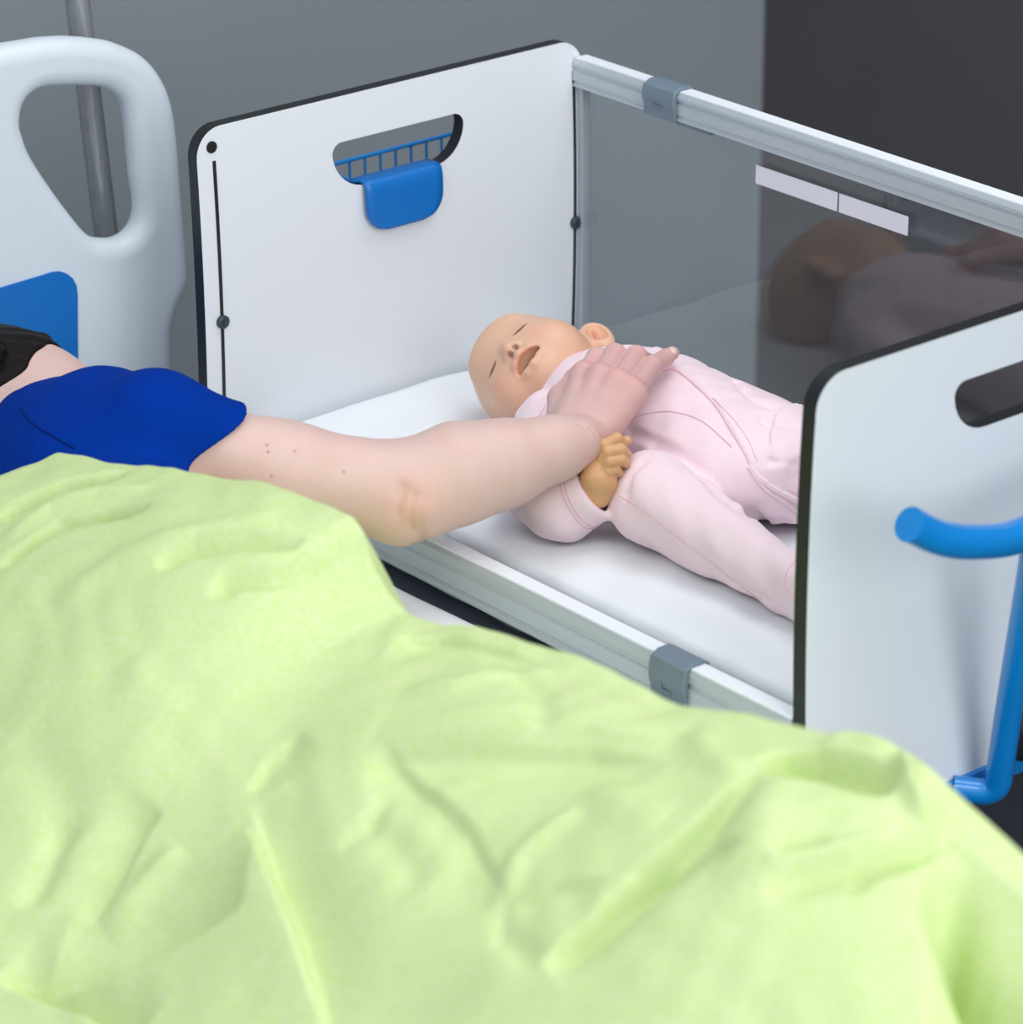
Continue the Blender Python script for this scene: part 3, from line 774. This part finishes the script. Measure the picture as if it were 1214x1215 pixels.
bl2 = [tuple(p) for p in bl[1:]]; bl2 = bl2[:0]+[(YC, bl2[0][1]-.03)]+bl2
bl2 = bl2[:-1]+[(bl2[-1][0], .80)]
lp = bl2+[(2*YC-y, z) for y, z in bl2[::-1] if abs(y-YC) > 1e-6]
bm = bmesh.new(); vs = [bm.verts.new((XH-.002, y, z)) for y, z in lp]; fc = bm.faces.new(vs)
g = bmesh.ops.extrude_face_region(bm, geom=[fc])
for v in g['geom']:
    if isinstance(v, bmesh.types.BMVert): v.co.x = XH+.0025
link('inset_panel', from_bm(bm), M['bluepl'], hbd, 30)
box('bed_frame', (-.18, -.96, .47), (2.25, -.07, .55), M['dark'], bed, .01)
for x in (.1, 1.9):
    for y in (-.9, -.16):
        tube('leg', [(x, y, -ZF+.10), (x, y, .48)], .025, M['alu'], bed, 16)
        tube('caster', [(x-.014, y, -ZF+.06), (x+.014, y, -ZF+.06)], .06, M['black'], bed, 24, ang=40)
# lifting pole: leans behind the headboard
pa, pb = bp(127, 285, x=-.30), bp(92, 0, x=-.30)
dv = (pb-pa)/np.linalg.norm(pb-pa)
tube('lifting_pole', [pa-dv*.46, pa, pb, pb+dv*.9], .0146, M['steel'], bed, 24)
lowp = pa-dv*.42
box('pole_socket', (lowp[0]-.024, lowp[1]-.024, lowp[2]-.06), (-.17, lowp[1]+.024, lowp[2]+.06), M['dark'], bed, .006)

def Fbm(P):
    d = rbox(P, (-.175, -.975, .552), (2.2, -.019, BZ), .018)
    return d-.0025*np.sin(P[:, 0]*23+3*np.sin(P[:, 1]*8))*np.sin(P[:, 1]*19)
me, _ = sdf_mesh(Fbm, (-.2, -1.0, .53), (2.23, -.02, .78), .01)
tag(link('bed_mattress', me, M['sheet']), 'white sheeted adult bed mattress showing at a corner between green blanket and crib', 'mattress')

# ================================================================== GREEN BLANKET
YR = -.40
sil = [(-60, 590), (0, 566), (40, 548), (70, 537), (110, 541), (180, 553), (240, 560), (300, 570), (345, 582), (385, 598), (418, 612), (430, 628), (438, 655), (448, 678), (462, 704), (484, 728), (524, 742), (570, 747), (640, 762), (700, 784), (760, 812), (810, 839), (860, 845), (920, 856), (1000, 872), (1060, 886), (1100, 906), (1140, 944), (1180, 984), (1214, 1012), (1300, 1080), (1500, 1240)]
rp = np.array([bp(x, y, y=YR)[[0, 2]] for x, y in sil])
xi = np.linspace(.29, 2.24, 900)
zi = np.interp(xi, rp[:, 0], rp[:, 1])
def ridge(x): return np.interp(x, xi, zi)
BB = BZ+.006
def smooth01(t): t = np.clip(t, 0, 1); return t*t*(3-2*t)
def base_z(x, y):
    zr = ridge(x)
    lo = BB
    zl = zi_s = np.interp(x, xi, zs_)
    nearp = np.clip((YR-y)/.62, 0, 1); farp = np.clip((y-YR)/.20, 0, 1)
    pn = .5+.5*np.cos(math.pi*nearp); pf = (1-farp)**1.25
    # away from the ridge line the detail of the silhouette fades into a broad smooth body shape
    w = np.exp(-((YR-y)/.10)**2)
    top = np.where(y < YR, w*zr+(1-w)*zl, zr)
    return np.where(y < YR, lo+(top-lo)*pn, lo+(top-lo)*pf)
ker = np.exp(-np.linspace(-2.5, 2.5, 161)**2); ker /= ker.sum()
zs_ = np.convolve(np.pad(zi, 80, mode='edge'), ker, 'valid')
def surf_hit(px, py):
    v = ray(px, py); t = 2.0
    while t < 4.6:
        p = CAM+v*t
        if p[2] < float(base_z(A(p[0]), A(p[1]))): return p
        t += .004
    return CAM+v*3.4
FOLDS = [   # path on the cloth as seen in the photo, height, half width, optional point on the side where the fold fades out softly
    ([(645, 1145), (700, 1096), (750, 1050), (830, 978), (900, 918)], -.020, .010, (800, 1080)),
    ([(452, 885), (500, 930), (560, 990), (598, 1065)], -.007, .010, (480, 1000)),
    ([(598, 1065), (612, 1020), (650, 985), (690, 960)], .007, .011, None),
    ([(598, 1070), (600, 1110), (640, 1150)], -.006, .010, None),
    ([(610, 1075), (660, 1055), (720, 1045)], -.006, .009, (660, 1100)),
    ([(286, 985), (310, 1040), (335, 1100), (380, 1230)], .009, .016, (200, 1080)),
    ([(305, 950), (330, 1030), (362, 1105), (400, 1230)], -.010, .013, (480, 1080)),
    ([(300, 940), (320, 900), (360, 870)], -.007, .014, (400, 950)),
    ([(0, 616), (40, 590), (75, 576), (110, 568), (150, 561)], -.030, .009, None),
    ([(0, 640), (60, 604), (120, 586), (180, 578)], .008, .012, None),
    ([(0, 672), (72, 622), (120, 607), (175, 602)], -.024, .009, None),
    ([(60, 722), (140, 668), (240, 635), (330, 622)], .007, .020, None),
    ([(185, 674), (230, 650), (290, 641), (360, 644)], -.015, .0095, None),
    ([(262, 712), (270, 690), (320, 680), (400, 684)], -.014, .009, None),
    ([(400, 640), (430, 660), (445, 690)], -.010, .011, None),
    ([(440, 885), (560, 872), (700, 872), (800, 880)], .007, .026, (600, 820)),
    ([(440, 908), (560, 893), (700, 897), (790, 908)], -.009, .014, (600, 960)),
    ([(470, 765), (520, 758), (590, 770), (650, 790)], -.009, .012, (560, 820)),
    ([(480, 820), (540, 815), (600, 800), (660, 800)], .006, .014, None),
    ([(900, 905), (935, 893), (970, 892), (1010, 900), (1050, 913), (1078, 932)], -.032, .0088, (1000, 950)),
    ([(975, 881), (1015, 884), (1066, 897)], .014, .008, None),
    ([(1070, 899), (1075, 918), (1082, 945), (1110, 990)], .018, .0075, None),
    ([(1084, 925), (1104, 960), (1124, 1005)], -.008, .008, (1110, 930)),
    ([(905, 1050), (955, 1030), (1010, 1019), (1060, 1007), (1116, 990)], -.014, .0065, (1000, 1060)),
    ([(1116, 990), (1075, 1012), (1030, 1030), (1005, 1062)], -.008, .0065, None),
    ([(900, 1036), (950, 1018), (1005, 1008), (1060, 998)], .006, .007, None),
    ([(918, 1020), (945, 1008), (985, 1000)], -.008, .006, None),
    ([(890, 935), (905, 985), (895, 1060)], .006, .022, None),
    ([(740, 1042), (790, 1012), (850, 1000), (880, 1008)], -.008, .009, (800, 1060)),
    ([(700, 930), (740, 965), (790, 975)], .005, .016, None),
    ([(0, 1160), (50, 1178), (110, 1200), (160, 1230)], -.024, .011, (100, 1150)),
    ([(60, 1150), (140, 1140), (220, 1110), (290, 1075)], -.016, .020, (180, 1080)),
    ([(110, 1090), (140, 1040), (165, 990), (190, 960)], -.012, .014, (110, 1010)),
    ([(125, 1100), (170, 1050), (215, 1005)], .008, .014, None),
    ([(20, 870), (70, 930), (90, 1000)], -.007, .022, None),
    ([(30, 1080), (60, 1020), (80, 960)], -.008, .014, None),
    ([(150, 780), (170, 860), (160, 950)], .005, .028, None),
    ([(470, 700), (480, 740), (460, 790)], .005, .014, None),
    ([(600, 790), (640, 830), (650, 880)], -.005, .011, None),
    ([(430, 960), (470, 1000), (500, 1060)], -.005, .014, None),
    ([(460, 930), (440, 980), (400, 1010)], -.004, .010, None),
    ([(820, 870), (840, 900), (880, 925)], .006, .012, None),
]
HIT = [([surf_hit(*p) for p in pts], a, w, sd and surf_hit(*sd)) for pts, a, w, sd in FOLDS]
edge = [surf_hit(*p) for p in [(1090, 930), (1112, 985), (1126, 1060), (1124, 1130), (1120, 1215)]]
edge = edge+[edge[-1]+(edge[-1]-edge[-2])*2.5]
deep = [surf_hit(*p) for p in [(1122, 1020), (1128, 1060), (1136, 1092), (1160, 1130), (1214, 1172), (1280, 1215)]]
x0, x1, y0, y1 = .292, 2.23, -1.03, -.105
nx, ny = 800, 460
yy = np.linspace(y0, y1, ny); xx = np.linspace(x0, x1, nx)
X, Y = np.meshgrid(xx, yy, indexing='ij')
Z = base_z(X, Y)
fade = 1-np.exp(-((Y-YR)/.03)**2)*.55
fade = np.where(Y > YR, .3, fade)
for pts, a, w, sd in HIT:
    d, t = seg2(X, Y, pts)
    if sd is not None:
        d = d*np.sign(seg2(A([sd[0]]), A([sd[1]]), pts)[0][0]); w = np.where(d > 0, w*2.4, w*.35)
    t0 = np.clip(np.minimum(t, 1-t)*3.2+.02, 0, 1)
    Z += 1.25*fade*a*np.exp(-(d/w)**2)*t0*(2-t0)
d, t = seg2(X, Y, edge)
side = smooth01((d*-1 if float(seg2(A([1.9]), A([-.5]), edge)[0][0]) < 0 else d)/.05+.35)
Z -= .055*side*np.clip((YR-.03-Y)/.05, 0, 1)*np.where(X > edge[0][0]-.06, 1, 0)*smooth01(t*6)
d, t = seg2(X, Y, deep); Z -= fade*.075*np.exp(-(d/.014)**2)*np.clip((1-t)*3, 0, 1)*np.clip(t*5, 0, 1)
Z += .0010*np.sin(X*73+4*np.sin(Y*31))*np.sin(Y*61-X*22+3*np.sin(X*19))
Z += .0022*np.sin(X*17+3*np.sin(Y*9))*np.sin(Y*21+2*np.sin(X*7))+.0012*np.sin(X*41+Y*33+2*np.sin(Y*15))
hang = np.clip((-.965-Y)/.05, 0, 1); Z = Z-.30*hang**1.5; Y = np.where(Y < -.965, -.965-.03*np.sqrt(hang), Y)
Z = np.maximum(Z, np.where((Y > -.967), BB+.001, -9))
V = np.stack([X, Y, Z], -1).reshape(-1, 3)
i, j = np.meshgrid(np.arange(nx-1), np.arange(ny-1), indexing='ij'); k = (i*ny+j).ravel()
me = from_pydata(V, np.stack([k, k+ny, k+ny+1, k+1], 1))
o = tag(link('blanket', me, M['green']), 'lime green blanket draped over the lying person and spilling across the bed', 'blanket')
so = o.modifiers.new('thick', 'SOLIDIFY'); so.thickness = .007; so.offset = -1
ss = o.modifiers.new('soft', 'SMOOTH'); ss.iterations = 2; ss.factor = .5

# ================================================================== light, world, camera
def area(name, loc, aim, size, size_y, power, col=(1, 1, 1)):
    l = bpy.data.lights.new(name, 'AREA'); l.shape = 'RECTANGLE'; l.size = size; l.size_y = size_y; l.energy = power; l.color = col
    o = bpy.data.objects.new(name, l); COL.objects.link(o); o.location = loc
    o.rotation_euler = (Vector(aim)-Vector(loc)).to_track_quat('-Z', 'Y').to_euler(); return o
area('ceiling_light', (.7, .75, 3.3), (.6, .3, .8), 1.6, 1.2, 15, (1, .99, .98))
area('ceiling_light', (2.9, -.6, 3.3), (.7, 0, .9), 1.2, 1.2, 15, (1, .99, .98))
area('ceiling_light', (1.0, -2.2, 3.3), (.8, -.2, .9), 1.8, 1.0, 11, (1, .99, .98))
area('fill_light', (4.4, -.35, 2.2), (.6, 0, .9), 2.2, 2.0, 36, (.97, .985, 1))  # added fill from the foot end, brightens the upright faces
w = bpy.data.worlds.new('world'); scn.world = w; w.use_nodes = True
w.node_tree.nodes['Background'].inputs[0].default_value = (.80, .90, 1, 1); w.node_tree.nodes['Background'].inputs[1].default_value = .72
cam = bpy.data.cameras.new('camera'); co = bpy.data.objects.new('camera', cam); COL.objects.link(co)
from mathutils import Matrix
co.matrix_world = Matrix([[CR[0], CU[0], -CD[0], CAM[0]], [CR[1], CU[1], -CD[1], CAM[1]], [CR[2], CU[2], -CD[2], CAM[2]], [0, 0, 0, 1]])
cam.sensor_width = 36; cam.sensor_fit = 'HORIZONTAL'; cam.lens = 36*FPX/1214
cam.dof.use_dof = True; cam.dof.focus_distance = dep(A(.40, .2, .88))*S; cam.dof.aperture_fstop = 7
cam.clip_start = .05
scn.camera = co

# everything above is modelled 1.25 times too large and with the floor below zero: bring it to real size
bpy.context.view_layer.update()
done = set()
for o in list(scn.objects):
    if o.type == 'CAMERA': 
        o.location = (Vector(o.location)+Vector((0, 0, ZF)))*S; continue
    if o.type == 'LIGHT':
        o.location = (Vector(o.location)+Vector((0, 0, ZF)))*S; o.data.size *= S; o.data.size_y *= S; continue
    if not o.parent: o.location = (Vector(o.location)+Vector((0, 0, ZF)))*S
    if o.type == 'MESH' and o.data.name not in done:
        done.add(o.data.name); o.data.transform(Matrix.Scale(S, 4))
        for md in o.modifiers:
            if md.type == 'SOLIDIFY': md.thickness *= S
            if md.type == 'BEVEL': md.width *= S
scn.view_settings.view_transform = 'Standard'; scn.view_settings.look = 'None'
scn.view_settings.exposure = 0.0; scn.view_settings.gamma = 1.0
